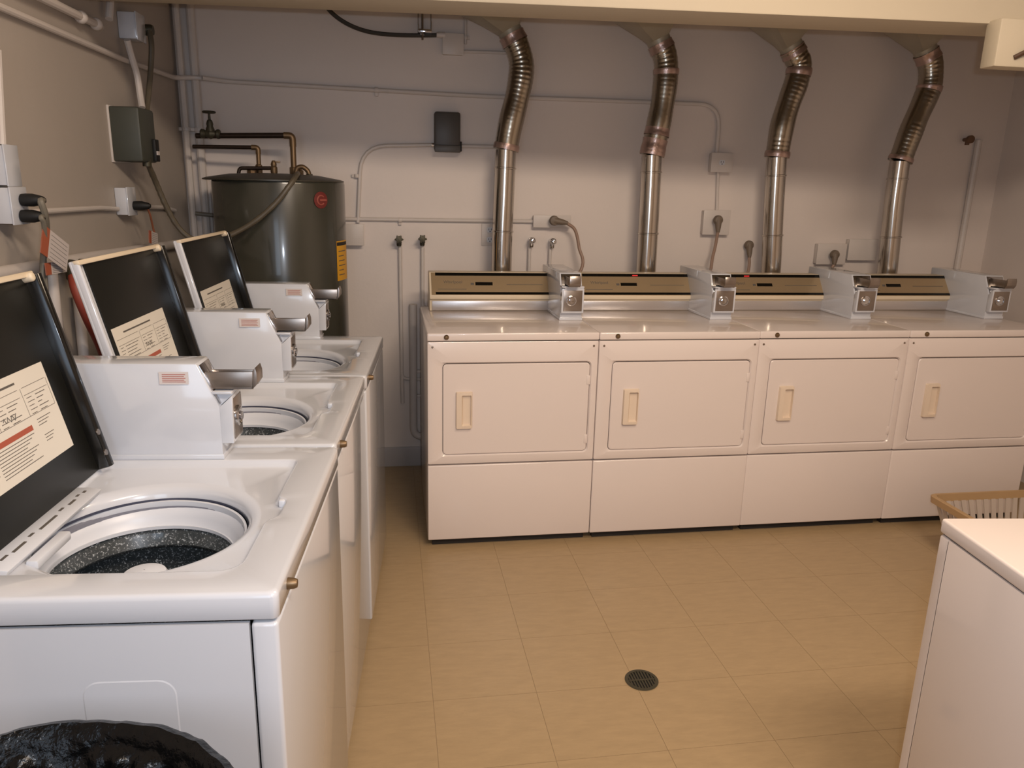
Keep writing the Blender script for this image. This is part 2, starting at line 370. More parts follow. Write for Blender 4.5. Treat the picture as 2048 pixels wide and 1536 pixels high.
    g().box(0, .011, -.010, .43, -.006, .014).obj('lid_rim', enamel, ld, bevel=.005, seg=3)
    tr = g().prism([(0.0, .418), (.50, .418), (.52, .412), (.52, .430), (0, .430)], 'z', 0, .016); tr.lathe([(.010, .0), (.010, .022), (.006, .024), (.0005, .024)], (.500, .418, 0), 16)
    tr.obj('lid_top_rim', cream, ld, bevel=.003, label='cream plastic strip along the lid edge')
    g().box(.045, .505, -.012, .418, 0, .004).obj('lid_panel', mat('black_lid_panel', (24, 24, 21), .38, spec=.3, noise_amt=.1), ld, bevel=.001, label='glossy black inner panel')
    g().prism([(.500, 0), (.506, .026), (.512, .030), (.522, .030), (.522, -.010), (.519, -.011)], 'y', -.012, .422).obj('lid_side_rim', black_gloss, ld, bevel=.003, label='glossy black side rim')
    hg = g().box(.5215, .526, .010, .085, .002, .026); hg.lathe([(.007, .0), (.007, .005)], (.507, .022, .026), 12); hg.lathe([(.007, .0), (.007, .005)], (.507, .070, .026), 12)
    hg.obj('hinge', steel, ld, bevel=.001, label='scuffed metal hinge')
    g().box(.060, .412, .068, .252, .0041, .0048).obj('instruction_label', paper, ld, smooth=False, label='cream paper instruction label')
    pr = g(); z0, z1 = .0048, .0052
    pr.box(.12, .30, .232, .236, z0, z1)
    for x0, x1 in ((.07, .20), (.215, .30), (.315, .40)):
        pr.box(x0, x1, .220, .2208, z0, z1); pr.box(x0, x1, .205, .2058, z0, z1)
        for k in range(5): pr.box(x0+.004, x0+.022+.006*(k % 2), .198-.008*k, .1992-.008*k, z0, z1); pr.box(x0+.036, x1-.014-.01*(k*7 % 3), .198-.008*k, .1994-.008*k, z0, z1)
    for x_ in (.2095, .309, .404): pr.box(x_, x_+.0006, .165, .22, z0, z1)
    pr.box(.07, .404, .1640, .1648, z0, z1)
    for k in range(9):
        pr.box(.07, .16-.01*(k % 3), .1325-.006*k, .1337-.006*k, z0, z1); pr.box(.17, .30-.012*(k*5 % 4), .1325-.006*k, .1337-.006*k, z0, z1)
    for k in range(3): pr.box(.325, .375-.01*k, .152-.006*k, .1532-.006*k, z0, z1); pr.box(.33, .365-.006*k, .118-.006*k, .1192-.006*k, z0, z1)
    pr.tube([(.225+.004*k, .178+.006*math.sin(k*1.9), .0052) for k in range(12)], .0008, 4)
    pr.obj('printed_text', ink, ld, smooth=False)
    g().box(.07, .302, .139, .149, z0, .0054).obj('warning_band', red_ink, ld, smooth=False, label='red warning band')
    # coin box
    cb = coin_box(w_, (-.243, .607, .946), 0, .36, .082, .224)
    st = g().box(-.125, -.062, -.0032, -.0024, .178, .206).obj('price_sticker', tag_w, cb, smooth=False)
    ln = g()
    for k in range(5): ln.box(-.118, -.068-.003*(k % 2), -.0036, -.0031, .183+.0042*k, .1842+.0042*k)
    ln.obj('sticker_text', red_ink, cb, smooth=False)
    g().lathe([(.004, -.004), (.004, .0)], (-.305, 0, .145), 12, 'y').obj('screw', steel, cb)
    # lock button and feet
    g().lathe([(.001, .018), (.007, .017), (.009, .012), (.010, .003), (.010, .0)], (.003, .075, .922), 16, 'x').obj('lock_button', brass, w_, label='small brass lock button')
    for x_ in (-.06, -.61):
        for y_ in (.05, .64): g().lathe([(.022, 0), (.022, .012), (.010, .014), (.010, .03)], (x_, y_, 0), 16).obj('foot', black_matte, w_)
    return w_
W1 = make_washer('nearest white coin washer with raised black lid, open tub full view, at left foreground')
dup(W1, (-.2875, -1.303, 0), -math.atan(.071), 'middle white coin washer of the row of three, raised lid behind the nearest coin box')
dup(W1, (-.2335, -.612, 0), -math.atan(.071), 'farthest white coin washer, next to the dark water heater')

# the nearest washer's lid sits a little nearer; its paper label keeps its place
for ch in W1.children:
    if ch.name.split('.')[0] == 'lid':
        ch.location.y -= .032
        for g_ in ch.children:
            if g_.name.split('.')[0] in ('instruction_label', 'printed_text', 'warning_band'): g_.location.x += .032
# ---------------------------------------------------------------- dryers; local x: left to right, y: front at 0 to back, z up
def make_dryer(label, loc, rz=0, group=None, meter=True, width=.736):
    d = thing('clothes_dryer', label, 'dryer', loc, rz, group)
    W = width
    body = g().box(.0007, W-.0007, .0302, .70, .03, .9345).obj('cabinet', enamel2, d, bevel=.0012)
    g().box(.0, W, -.003, .715, .937, .971).obj('worktop', enamel2, d, bevel=.006, seg=3)
    g().box(.006, W-.006, .004, .69, .92, .940).obj('seam_gap', seam_m, d, smooth=False)
    # upper front panel with a door opening frame
    zb = .392 if meter else .035; fp = rrect(.0005, W-.0005, zb, .9345, .006, 3); ho = rrect(.040, W-.027, .428, .846, .022, 3); hi = rrect(.064, W-.032, .434, .841, .018, 3)
    c_ = (W/2, .65)
    A = sorted(set([round(2*PI*k/96-PI, 5) for k in range(96)]+[round(math.atan2(y-c_[1], x-c_[0]), 5) for x, y in fp+ho+hi]))
    def lp(p, y_): return [(q_[0], y_, q_[1]) for q_ in (polar(p, c_, t) for t in A)]
    def ins(d_): return rrect(.0005+d_, W-.0005-d_, zb+d_, .9345-d_, .006, 3)
    g().loft([lp(ins(0), .030), lp(ins(0), .006), lp(ins(.0015), .0015), lp(ins(.005), 0), lp(ho, 0), lp(hi, .007), lp(hi, .02)]).obj('front_panel', enamel2, d, ang=.5)
    g().box(.04, W-.02, .019, .029, .42, .86).obj('door_gap', seam_m, d, smooth=False)
    dp = rrect(.0660, W-.0345, .4365, .8375, .016, 4)
    door = g().loft([[(x, .0185, z) for x, z in dp], [(x, .004, z) for x, z in dp], [(x, .001, z) for x, z in rrect(.0690, W-.0375, .4395, .8345, .014, 4)]], True, True).obj('door', enamel2, d, ang=.5)
    # recessed pull
    hp = g().loft([[(x, .001, z) for x, z in rrect(.120, .192, .553, .718, .006, 3)], [(x, -.012, z) for x, z in rrect(.123, .189, .556, .715, .005, 3)],
                   [(x, -.013, z) for x, z in rrect(.145, .186, .568, .704, .004, 3)], [(x, .0003, z) for x, z in rrect(.152, .185, .572, .700, .003, 3)]], True, True)
    hp.obj('door_pull', mat('pale_cream_pull', (222, 204, 184), .4) if 'pale_cream_pull' not in MATS else MATS['pale_cream_pull'], door, ang=.5, label='cream recessed door pull')
    for z_ in (.49, .76): g().box(W-.046, W-.031, -.001, .012, z_-.02, z_+.02).obj('door_hinge', enamel2, door, bevel=.002)
    if meter: g().box(.0005, W-.0005, .0, .030, .035, .386).obj('lower_panel', enamel2, d, bevel=.005, seg=3)
    g().box(.02, W-.02, .03, .06, .0, .035).obj('kick_recess', seam_m, d, smooth=False)
    for x_ in (.05, W-.05):
        for y_ in (.06, .65): g().lathe([(.02, 0), (.02, .012), (.01, .014), (.01, .035)], (x_, y_, 0), 12).obj('foot', black_matte, d)
    g().lathe([(.001, -.0135), (.006, -.0125), (.010, -.008), (.011, -.003)], (.08, 0, .954), 20, 'y').obj('lock_button', brass, d, label='small round lock button')
    for x_ in (.022, W-.022): g().lathe([(.001, -.003), (.004, -.0025), (.005, 0)], (x_, 0, .912), 12, 'y').obj('screw', steel, d)
    if not meter: return d
    # console
    g().prism([(.715, .971), (.580, .971), (.580, 1.024), (.566, 1.030), (.566, 1.050), (.640, 1.152), (.715, 1.152)], 'x', .040, W-.01).obj('console', cream, d, bevel=.003)
    g().box(.052, W-.02, .575, .5795, .974, 1.020).obj('console_strip', console_s, d, bevel=.001, label='silver strip under the console')
    n_ = Vector((0, -.102, .074)).normalized()
    a_ = Vector((0, .566, 1.050)); e_ = Vector((0, .640, 1.152))-a_; L_ = e_.length; e_.normalize(); nn = Vector((0, -e_.z, e_.y))
    def slab(name, x0, x1, t0, t1, h, m_, par=d, lab=None):
        vs = [a_+e_*L_*t+nn*o_+Vector((x, 0, 0)) for o_ in (0, h) for x, t in ((x0, t0), (x1, t0), (x1, t1), (x0, t1))]
        return g().add(vs, [(0, 3, 2, 1), (4, 5, 6, 7), (0, 1, 5, 4), (1, 2, 6, 5), (2, 3, 7, 6), (3, 0, 4, 7)]).obj(name, m_, par, smooth=False, label=lab)
    slab('console_face', .05, W-.02, .0, .97, .0015, console_m, lab='brushed tan metal console face')
    slab('black_trim', .070, W-.02, .02, .12, .003, black_gloss, lab='thin black trim line'); slab('black_trim', .070, W-.02, .84, .97, .003, black_gloss, lab='black trim line along the console top')
    X = (1, 0, 0); Yd = tuple(e_); Z = tuple(nn)
    def on(x, t): return tuple(a_+e_*L_*t+nn*.0017+Vector((x, 0, 0)))
    text('brand_lettering', 'Whirlpool', .022, ink, d, frame(on(.155, .56), X, Yd, Z))
    slab('cycle_indicator', .265, .35, .42, .56, .0022, black_gloss); slab('cycle_indicator', .242, .258, .44, .53, .0022, ink)
    slab('console_print', .08, .22, .24, .26, .002, ink); slab('console_print', .42, .60, .45, .47, .002, ink)
    cb = coin_box(d, (.627, .302, .971), -PI/2, .44, .104, .214)
    return d
DG = 'coin dryers along the back wall'
make_dryer('leftmost white coin dryer in the back row, beside the gap to the washers', (0, 0, 0), 0, DG)
make_dryer('second white coin dryer from the left with red light on console', (.737, -.002, 0), 0, DG)
make_dryer('third white coin dryer from the left, under the third silver duct', (1.472, .0, 0), 0, DG)
make_dryer('rightmost white coin dryer in the back row, cut by the photo edge', (2.207, -.004, 0), 0, DG)
for x_, k in ((.737, .60), (1.472, .33)):
    o = g().box(0, .028, 0, .002, 0, .005).obj('indicator_light', led_red, None, smooth=False, label='small red light')
    dr = [c for c in bpy.data.objects if c.name.startswith('clothes_dryer') and c.parent is None and abs(c.location.x-x_) < .01][0]
    o.parent = dr; o.location = (.33 if x_ < 1 else .20, .622, 1.141)
# machine in the right foreground: flat top, front facing the dryers
make_dryer('white machine with plain flat top in the right foreground', (.985+.733*math.cos(.10), -1.805-.733*math.sin(.10), 0), PI-.10, None, meter=False)
bpy.data.objects['clothes_dryer.004'].scale = (1, 1, .947)

# ---------------------------------------------------------------- laundry basket behind it
lb = thing('laundry_basket', 'tan rimmed rectangular laundry basket with pale slats behind the right foreground machine', 'basket', (2.51, -.50, 0), 0)
def rr3(sx, sy, z, r=.03): return [(x, y, z) for x, y in rrect(-sx, sx, -sy, sy, r, 4)]
g().loft([rr3(.22, .13, 0), rr3(.225, .135, .006), rr3(.225, .135, .008)], True, True).obj('bottom', basket_w, lb)
g().loft([rr3(.292, .212, .248), rr3(.30, .22, .252), rr3(.302, .222, .280), rr3(.298, .218, .284), rr3(.286, .206, .284), rr3(.284, .204, .25), rr3(.292, .212, .248)]).obj('rim', basket_tan, lb, label='tan rim')
for side in range(4):
    nS = 14 if side % 2 == 0 else 10
    for k in range(nS):
        t = (k+.5)/nS*2-1
        if side == 0: b0, t0 = (t*.20, -.130), (t*.265, -.208)
        elif side == 2: b0, t0 = (t*.20, .130), (t*.265, .208)
        elif side == 1: b0, t0 = (.220, t*.11), (.288, t*.185)
        else: b0, t0 = (-.220, t*.11), (-.288, t*.185)
        hw = .011; dx, dy = (hw, 0) if side % 2 == 0 else (0, hw); nx, ny = (0, .003) if side % 2 == 0 else (.003, 0)
        vs = [(b0[0]-dx-nx, b0[1]-dy-ny, .004), (b0[0]+dx-nx, b0[1]+dy-ny, .004), (b0[0]+dx+nx, b0[1]+dy+ny, .004), (b0[0]-dx+nx, b0[1]-dy+ny, .004),
              (t0[0]-dx-nx, t0[1]-dy-ny, .255), (t0[0]+dx-nx, t0[1]+dy-ny, .255), (t0[0]+dx+nx, t0[1]+dy+ny, .255), (t0[0]-dx+nx, t0[1]-dy+ny, .255)]
        g().add(vs, [(0, 3, 2, 1), (4, 5, 6, 7), (0, 1, 5, 4), (1, 2, 6, 5), (2, 3, 7, 6), (3, 0, 4, 7)]).obj('slat', basket_w, lb, smooth=False)

# ---------------------------------------------------------------- trash can with liner
tc_ = thing('trash_can', 'round trash can lined with a black plastic bag in the left foreground', 'bin', (-.62, -2.338, 0))
g().lathe([(.22, 0), (.225, .005), (.280, .70), (.290, .712), (.290, .745), (.282, .75), (.274, .74), (.215, .012), (.001, .012)], (0, 0, 0), 64).obj('can_body', mat('grey_bin_plastic', (70, 70, 72), .5), tc_)
prof = [(.297, .52), (.301, .60), (.305, .68), (.307, .752), (.302, .770), (.290, .775), (.278, .760), (.268, .735), (.255, .70), (.22, .665), (.17, .65), (.10, .655), (.04, .64), (.001, .645)]
n = 220; loops = []
fine = []
for i in range(len(prof)-1):
    for k in range(4): t = k/4; fine.append((prof[i][0]*(1-t)+prof[i+1][0]*t, prof[i][1]*(1-t)+prof[i+1][1]*t))
fine.append(prof[-1])
for (r, z) in fine:
    l = []
    for k in range(n):
        t = 2*PI*k/n; v = Vector((math.cos(t)*5, math.sin(t)*5, z*7+r*6)); a = .006+.010*max(0, min(1, (.30-r)/.08))
        if r > .27: a = .004
        dn = noise.noise(v)*a+noise.noise(v*2.7)*a*.6+abs(noise.noise(Vector((math.cos(t)*11, math.sin(t)*11, z*2))))*a*.8
        rr = max(.0005, r+(dn*.8 if r > .27 else -dn*1.5 if r > .05 else 0)); l.append((rr*math.cos(t), rr*math.sin(t), z+dn*(.8 if r > .24 else 2.2)))
    loops.append(l)
g().loft(loops, False, True).obj('bin_liner', bag_m, tc_, label='crumpled black plastic bag', ang=1.2)

# ---------------------------------------------------------------- water heater
TX, TY = -.655, .715
wh = thing('water_heater', 'dark olive cylindrical water heater tank in the back left corner', 'water heater', (TX, TY, 0))
g().lathe([(.285, .03), (.295, .04), (.30, .06), (.30, 1.555), (.297, 1.565)], n=96).obj('tank', tank_m, wh)
g().lathe([(.300, 1.568), (.318, 1.570), (.318, 1.575), (.30, 1.581), (.20, 1.598), (.06, 1.604), (.001, 1.604)], (-.020, 0, -.004), 96, cap=False).obj('tank_top', tank_top_m, wh)
for k in range(3): t = 2*PI*k/3; g().lathe([(.03, 0), (.03, .03), (.02, .04)], (.22*math.cos(t), .22*math.sin(t), 0), 16).obj('foot', black_matte, wh)
def cyl_patch(a0, a1, z0, z1, r, n_=16):
    lo = [(r*math.sin(a0+(a1-a0)*k/n_), -r*math.cos(a0+(a1-a0)*k/n_), z0) for k in range(n_+1)]; hi = [(x, y, z1) for x, y, _ in lo]
    return g().loft([lo, hi], closed=False)
# angle measured from the -y direction towards +x
def ang_of(P): return math.atan2(P[0]-TX, -(P[1]-TY))
aL = math.radians(74)
cyl_patch(math.radians(61), math.radians(86), 1.115, 1.300, .3012).obj('energy_label', yellow, wh, label='yellow energy label')
cyl_patch(math.radians(61.5), math.radians(85), 1.278, 1.294, .3014).obj('label_header', seam_m, wh)
for k in range(6): cyl_patch(math.radians(64), math.radians(80-(k*5 % 7)), 1.25-.022*k, 1.254-.022*k, .3014).obj('label_print', ink, wh)
a = math.radians(43)
m = frame((.3012*math.sin(a), -.3012*math.cos(a), 1.487), (math.cos(a), math.sin(a), 0), (0, 0, 1), (math.sin(a), -math.cos(a), 0))
bd = g().lathe([(.037, 0), (.037, .002), (.034, .003), (.001, .003)], n=32, cap=False).obj('maker_badge', red_logo, wh, label='round red emblem'); bd.matrix_local = m
bd2 = g().tube([(.020*math.cos(t), .020*math.sin(t), .003) for t in [math.radians(45+270*k/20) for k in range(21)]], .0035, 8); bd2.box(-.006, .03, -.004, .004, .002, .0045)
bd2.obj('badge_mark', logo_l, bd, label='pale C-shaped mark')
# fittings on top
for dx, dy in ((.085, .06), (-.13, .05)): g().lathe([(.022, 1.595), (.022, 1.615), (.016, 1.62), (.016, 1.63)], (dx, dy, 0), 8).obj('pipe_nipple', brass, wh, label='brass nipple')
# pipes over the heater
Pa = (-1.044,0.800,1.764); Pb = (-0.594,0.800,1.776); Pc = (-0.596,0.800,1.591)
hp = thing('water_pipe', 'dark horizontal pipe with a gate valve running above the water heater', 'pipe', (Pc[0], .80, 1.60))
ofs = Vector((Pc[0], .80, 1.60))
def rel(pts, o_): return [tuple(Vector(p)-Vector(o_)) for p in pts]
g().tube(rel([(Pa[0], .86, Pa[2]), (Pb[0]-.03, .80, Pb[2])], ofs), .0125, 12).obj('pipe_run', copper, hp)
g().tube(rel(fillet([(Pb[0]-.04, .80, Pb[2]), (Pb[0], .80, Pb[2]), (Pb[0], .80, Pb[2]-.05)], .03), ofs), .0155, 12).obj('elbow', brass, hp, label='brass elbow')
g().tube(rel([(Pb[0], .80, Pb[2]-.03), (Pb[0], .79, 1.60)], ofs), .0135, 12).obj('riser', brass, hp, label='brass coloured riser pipe')
g().lathe([(.02, .0), (.02, .03), (.015, .032)], rel([(Pb[0], .79, 1.60)], ofs)[0], 8).obj('union_nut', brass, hp, label='brass union nut')
Pv = (-0.976,0.850,1.774); Pw = (-0.968,0.850,1.859); o_ = rel([(Pv[0], .85, Pv[2])], ofs)[0]
vb = g().lathe([(.018, -.045), (.022, -.04), (.022, -.03), (.016, -.022), (.024, 0), (.016, .022), (.022, .03), (.022, .04), (.018, .045)], o_, 16, 'x')
vb.lathe([(.018, .0), (.020, .02), (.014, .035), (.016, .045), (.012, .06), (.006, .065), (.005, .10)], o_, 16); vb.obj('gate_valve', iron, hp, label='dark gate valve body')
hw = g(); cz = .098
hw.tube([(o_[0]+.026*math.cos(2*PI*k/24), o_[1]+.026*math.sin(2*PI*k/24), o_[2]+cz) for k in range(25)], .005, 8)
for k in range(4): t = PI/2*k+.4; hw.tube([(o_[0], o_[1], o_[2]+cz), (o_[0]+.026*math.cos(t), o_[1]+.026*math.sin(t), o_[2]+cz)], .004, 6)
hw.obj('handwheel', iron, hp, label='dark round handwheel')
Pa = (-1.057,0.840,1.714); Pb = (-0.755,0.800,1.717); Pc = (-0.757,0.800,1.603)
h2 = thing('water_pipe', 'lower thin dark pipe bending down into the water heater top', 'pipe', (Pb[0], .80, 1.60)); ofs = Vector((Pb[0], .80, 1.60))
g().tube(rel([Pa, (Pb[0]-.02, .80, Pb[2])], ofs), .009, 12).obj('pipe_run', copper, h2)
g().tube(rel(fillet([(Pb[0]-.03, .80, Pb[2]), (Pb[0], .80, Pb[2]), (Pb[0], .80, Pb[2]-.03)], .02), ofs), .012, 12).obj('elbow', brass, h2, label='brass elbow')
g().tube(rel([(Pb[0], .80, Pb[2]-.02), (Pb[0], .79, 1.60)], ofs), .0105, 12).obj('riser', brass, h2, label='brass coloured riser pipe')
g().lathe([(.016, .0), (.016, .035), (.011, .04)], (0, -.01, .0), 8).obj('union_nut', brass, h2, label='brass union nut')
Pa = (-0.841,0.740,1.584); Pb = (-0.835,0.740,1.620); Pc = (-0.679,0.740,1.624); Pd = (-0.663,0.740,1.657)
h3 = thing('relief_valve', 'small brass relief valve with a bent tube on top of the water heater', 'valve', (Pc[0], .74, 1.597)); ofs = Vector((Pc[0], .74, 1.597))
g().tube(rel(fillet([(Pa[0], .74, 1.592), (Pb[0], .74, Pb[2]), (Pc[0], .74, Pc[2])], .03), ofs), .0085, 12).obj('bent_tube', copper, h3)
g().lathe([(.014, 0), (.016, .01), (.016, .03), (.012, .035), (.014, .045), (.008, .06), (.004, .062)], (0, 0, 0), 12).obj('valve_body', brass, h3)
g().box(-.004, .03, -.006, .006, .052, .058).obj('test_lever', brass, h3, bevel=.001)
Pa = (-0.556,0.700,1.607)
h4 = thing('pipe_loop', 'short brass pipe loop at the right side of the heater top', 'pipe', (Pa[0], .70, 1.597))
g().tube(spline([(-.02, 0, 0), (-.012, 0, .028), (.012, 0, .035), (.035, 0, .018), (.042, 0, -.004)]), .011, 12).obj('bent_pipe', brass, h4)
g().lathe([(.015, -.012), (.015, .006)], (.042, 0, -.002), 8).obj('nut', iron, h4)

# ---------------------------------------------------------------- dryer vent ducts
def duct(label, pts, boot):
    y_ = .86; base = (pts[0][0]+.003, y_, .22)
    t = thing('dryer_vent_duct', label, 'duct', base, 0, 'silver dryer vent ducts'); O_ = Vector(base)
    R_ = .052
    P = [Vector((x, y_, z)) for x, z in pts]
    k_ = next(i for i, p in enumerate(P) if p.z > 1.70)
    low = P[:k_+1]
    lowp = fillet([(low[0].x+.003, .735, .22), (low[0].x+.003, y_, .22), (low[0].x, y_, .40)]+low, .06)
    def rl(q_): return [tuple(Vector(p)-O_) for p in q_]
    g().tube(rl(lowp), R_, 28).obj('rigid_pipe', duct_m, t)
    for z_ in (1.34, 1.655):
        if True:
            c0 = None
            for i in range(len(low)-1):
                if low[i].z <= z_ <= low[i+1].z: f_ = (z_-low[i].z)/(low[i+1].z-low[i].z); c0 = low[i].lerp(low[i+1], f_); d0 = (low[i+1]-low[i]).normalized()
            if c0: g().tube(rl([c0-d0*.005, c0-d0*.003, c0+d0*.003, c0+d0*.005]), R_, 28, rf=lambda L_, i: R_+(.001, .0045, .0045, .001)[i], cap=False).obj('seam_ring', duct_m, t)
    hi = spline(P[k_:], 14)
    # flexible hose, ridged
    dens = []; step = .006
    for i in range(len(hi)-1):
        L_ = (hi[i+1]-hi[i]).length; n_ = max(1, int(L_/step))
        for j in range(n_): dens.append(hi[i].lerp(hi[i+1], j/n_))
    dens.append(hi[-1])
    rnd = random.Random(label)
    g().tube(rl(dens), R_, 28, rf=lambda L_, i: R_*1.18+.0007*math.sin(L_*2*PI/.022)+.0014*math.sin(L_*31+3)).obj('flexible_hose', foil_m, t, label='ridged brown-silver flexible hose', ang=1.2)
    def tape(f0, f1):
        i0, i1 = int(f0*(len(dens)-1)), int(f1*(len(dens)-1))
        if i1-i0 < 3: i1 = i0+3
        g().tube(rl(dens[i0:i1+1]), R_, 28, rf=lambda L_, i: R_*1.18+.003+.0016*math.sin(L_*110+f0*9), cap=False).obj('foil_tape', tape_m, t, label='pinkish foil tape band', ang=1.2)
    tape(0, .045); tape(.90, 1.0)
    if 'leftmost' not in label: tape(.60, .66)
    if 'crumpled' in label: tape(.03, .14); tape(.16, .22)
    # tapering boot up to the ceiling
    e = P[-1]; n_ = 24; lo = []; hi_ = []
    dirn = (P[-1]-P[-2]).normalized()
    sx = Vector((dirn.z, 0, -dirn.x))
    for k in range(n_):
        a_ = 2*PI*k/n_+PI/4; lo.append(e+sx*math.cos(a_)*(R_*1.12)+Vector((0, 1, 0))*math.sin(a_)*(R_*1.12))
    x0, x1, y0, y1, zt = boot; rect = []
    for k in range(n_):
        a_ = 2*PI*k/n_+PI/4; cx, cy = math.cos(a_), math.sin(a_); s_ = 1/max(abs(cx), abs(cy)); rect.append(Vector(((x0+x1)/2+cx*s_*(x1-x0)/2, (y0+y1)/2+cy*s_*(y1-y0)/2, zt)))
    lo2 = [p+dirn*.02 for p in lo]
    g().loft([rl(lo), rl(lo2), rl(rect), rl([Vector((p.x, p.y, CZ)) for p in rect])], False, False).obj('ceiling_boot', boot_m, t, label='tapering sheet metal boot', ang=.4)
duct('leftmost silver dryer vent duct, rising behind the leftmost dryer', [(.431, 1.128), (.432, 1.334), (.436, 1.498), (.441, 1.744), (.464, 1.876), (.492, 1.995), (.509, 2.089), (.510, 2.158), (.488, 2.226), (.456, 2.285)], (.03, .49, .55, .93, 2.44))
duct('second silver dryer vent duct from the left, with crumpled tape in its middle', [(1.221, 1.133), (1.216, 1.514), (1.210, 1.74), (1.231, 1.866), (1.250, 2.013), (1.256, 2.133), (1.246, 2.216), (1.212, 2.282)], (.86, 1.25, .58, .93, 2.44))
duct('third silver dryer vent duct from the left', [(1.944, 1.137), (1.918, 1.528), (1.906, 1.75), (1.918, 1.915), (1.945, 2.04), (1.970, 2.128), (1.978, 2.213), (1.955, 2.25), (1.925, 2.292)], (1.62, 1.95, .60, .93, 2.44))
duct('rightmost silver dryer vent duct, near the right wall', [(2.654, 1.141), (2.632, 1.543), (2.631, 1.75), (2.680, 1.941), (2.724, 2.071), (2.742, 2.148), (2.728, 2.247), (2.690, 2.31)], (2.38, 2.70, .60, .93, 2.45))

# ---------------------------------------------------------------- pipes and boxes on the back wall
def pipe(label, pts, r, m_=pipe_m, clamps=(), rad=.06, name='conduit', cat='pipe', n_=10, group=None):
    base = pts[0]; t = thing(name, label, cat, base, 0, group)
    pp = fillet(pts, rad); g().tube(rel(pp, base), r, n_).obj('tube', m_, t)
    for c0, ax in clamps:
        q_ = rel([c0], base)[0]
        cg = g(); cg.lathe([(r*1.35, -.009), (r*1.35, .009)], q_, 12, ax)
        if ax == 'x': cg.box(q_[0]-.008, q_[0]+.008, q_[1]-.002, q_[1]+r+.004, q_[2]-r*2.6, q_[2]+r*1.2)
        elif ax == 'z': cg.box(q_[0]-r*2.6, q_[0]+r*2.6, q_[1]-.002, q_[1]+r+.003, q_[2]-.008, q_[2]+.008)
        cg.obj('clamp', m_, t, bevel=.001)
    return t
WY = 1.024
A = (-1.129,1.000,2.366); B = (-1.113,1.000,1.366)
pipe('left vertical painted pipe in the back left corner', [(-1.125, .995, CZ), (-1.112, .995, 0)], .016, clamps=[((-1.118, .995, 1.80), 'z')])
pipe('right vertical painted pipe in the back left corner, beside its twin', [(-1.062, 1.012, CZ), (-1.062, 1.012, 0)], .020, clamps=[((-1.062, 1.012, 1.80), 'z')])
A = (1.432,1.026,2.021); B = (1.635,1.026,1.916)
pipe('long horizontal conduit high across the back wall, bending down at its right end', [(-1.02, .965, 2.035), (-.93, 1.022, 2.03), (.30, 1.024, 2.012), (B[0], 1.026, A[2]), (B[0], 1.026, 1.77)], .011, clamps=[((-.20, 1.024, 2.02), 'x')], rad=.16)
P = (1.666,1.040,1.721); Q = (1.667,1.040,1.465)
pipe('short vertical conduit between the two outlet boxes on the right half of the back wall', [(P[0]-.012, 1.028, P[2]-.04), (Q[0], 1.028, Q[2])], .009)
A = (-0.309,1.026,1.365); B = (-0.283,1.026,1.748); D_ = (0.088,1.026,1.765)
pipe('curved conduit from the dark grey switch box down to the wall beside the heater', [D_, (B[0], 1.028, B[2]), A], .010, rad=.13, clamps=[((A[0], 1.028, 1.60), 'z')])
A = (0.229,1.026,1.764); B = (0.460,1.026,1.766)
pipe('short conduit running right from the dark grey switch box behind the leftmost duct', [A, B], .010)
A = (-0.380,1.026,1.382); B = (0.633,1.026,1.386)
pipe('horizontal conduit at outlet height from the heater to the plugged outlet', [(A[0]-.1, 1.028, A[2]), B], .010, clamps=[((-0.091,1.028,1.381), 'x')])
def wall_box(label, cx, z0, z1, w_, dep, m_, name='outlet_box', cat='outlet', y=BY, rz=0, base=None, slots=0, cover=None, bev=.004):
    """local x across, -y out of the wall, origin on the wall at the box's bottom centre"""
    t = thing(name, label, cat, base or (cx, y, z0), rz)
    g().box(-w_/2, w_/2, -dep, -.0005, 0, z1-z0).obj('box_body', m_, t, bevel=bev)
    if cover: g().box(-w_/2-.003, w_/2+.003, -dep-.004, -dep+.001, -.003, z1-z0+.003).obj('cover_plate', cover, t, bevel=.002)
    for k in range(slots):
        zc = (z1-z0)*(.28+.44*k) if slots > 1 else (z1-z0)*.5
        g().loft([[(x, -dep-.006, z) for x, z in rrect(-.016, .016, zc-.014, zc+.014, .008, 3)], [(x, -dep, z) for x, z in rrect(-.016, .016, zc-.014, zc+.014, .008, 3)]], True, True).obj('receptacle', plastic_w, t)
        sg = g().box(-.008, -.0055, -dep-.0068, -dep-.005, zc-.002, zc+.008); sg.box(.0055, .008, -dep-.0068, -dep-.005, zc-.002, zc+.008); sg.lathe([(.003, -dep-.0068), (.003, -dep-.005)], (0, 0, zc-.008), 8, 'y')
        sg.obj('socket_holes', seam_m, t, smooth=False)
    return t
def BB(x0, y0, x1, y1): return None
a0, a1 = (0.088,0.970,1.926), (0.221,0.970,1.734)
t = wall_box('dark grey switch box with rounded corners on the back wall', (a0[0]+a1[0])/2, a1[2], a0[2], a1[0]-a0[0], .07, box_dark, 'switch_box', 'electrical box', bev=.012)
g().box(-.066, .066, -.078, -.068, -.006, .03).obj('box_lip', box_dark, t, bevel=.004); g().box(.055, .074, -.066, -.03, .0, .05).obj('side_lever', black_matte, t, bevel=.003)
for c_ in (-1, 1): g().lathe([(.012, -.012), (.012, .012)], (c_*(a1[0]-a0[0])/2, -.014, .03), 12, 'x').obj('conduit_nut', chrome, t)
a0, a1 = (1.598,1.000,1.768), (1.715,1.000,1.671)
wall_box('small upper outlet box on the right half of the back wall, nothing plugged in', (a0[0]+a1[0])/2, a1[2], a0[2], a1[0]-a0[0], .045, pipe_m, slots=1, cover=pipe_m)
a0, a1 = (1.583,1.000,1.462), (1.734,1.000,1.333)
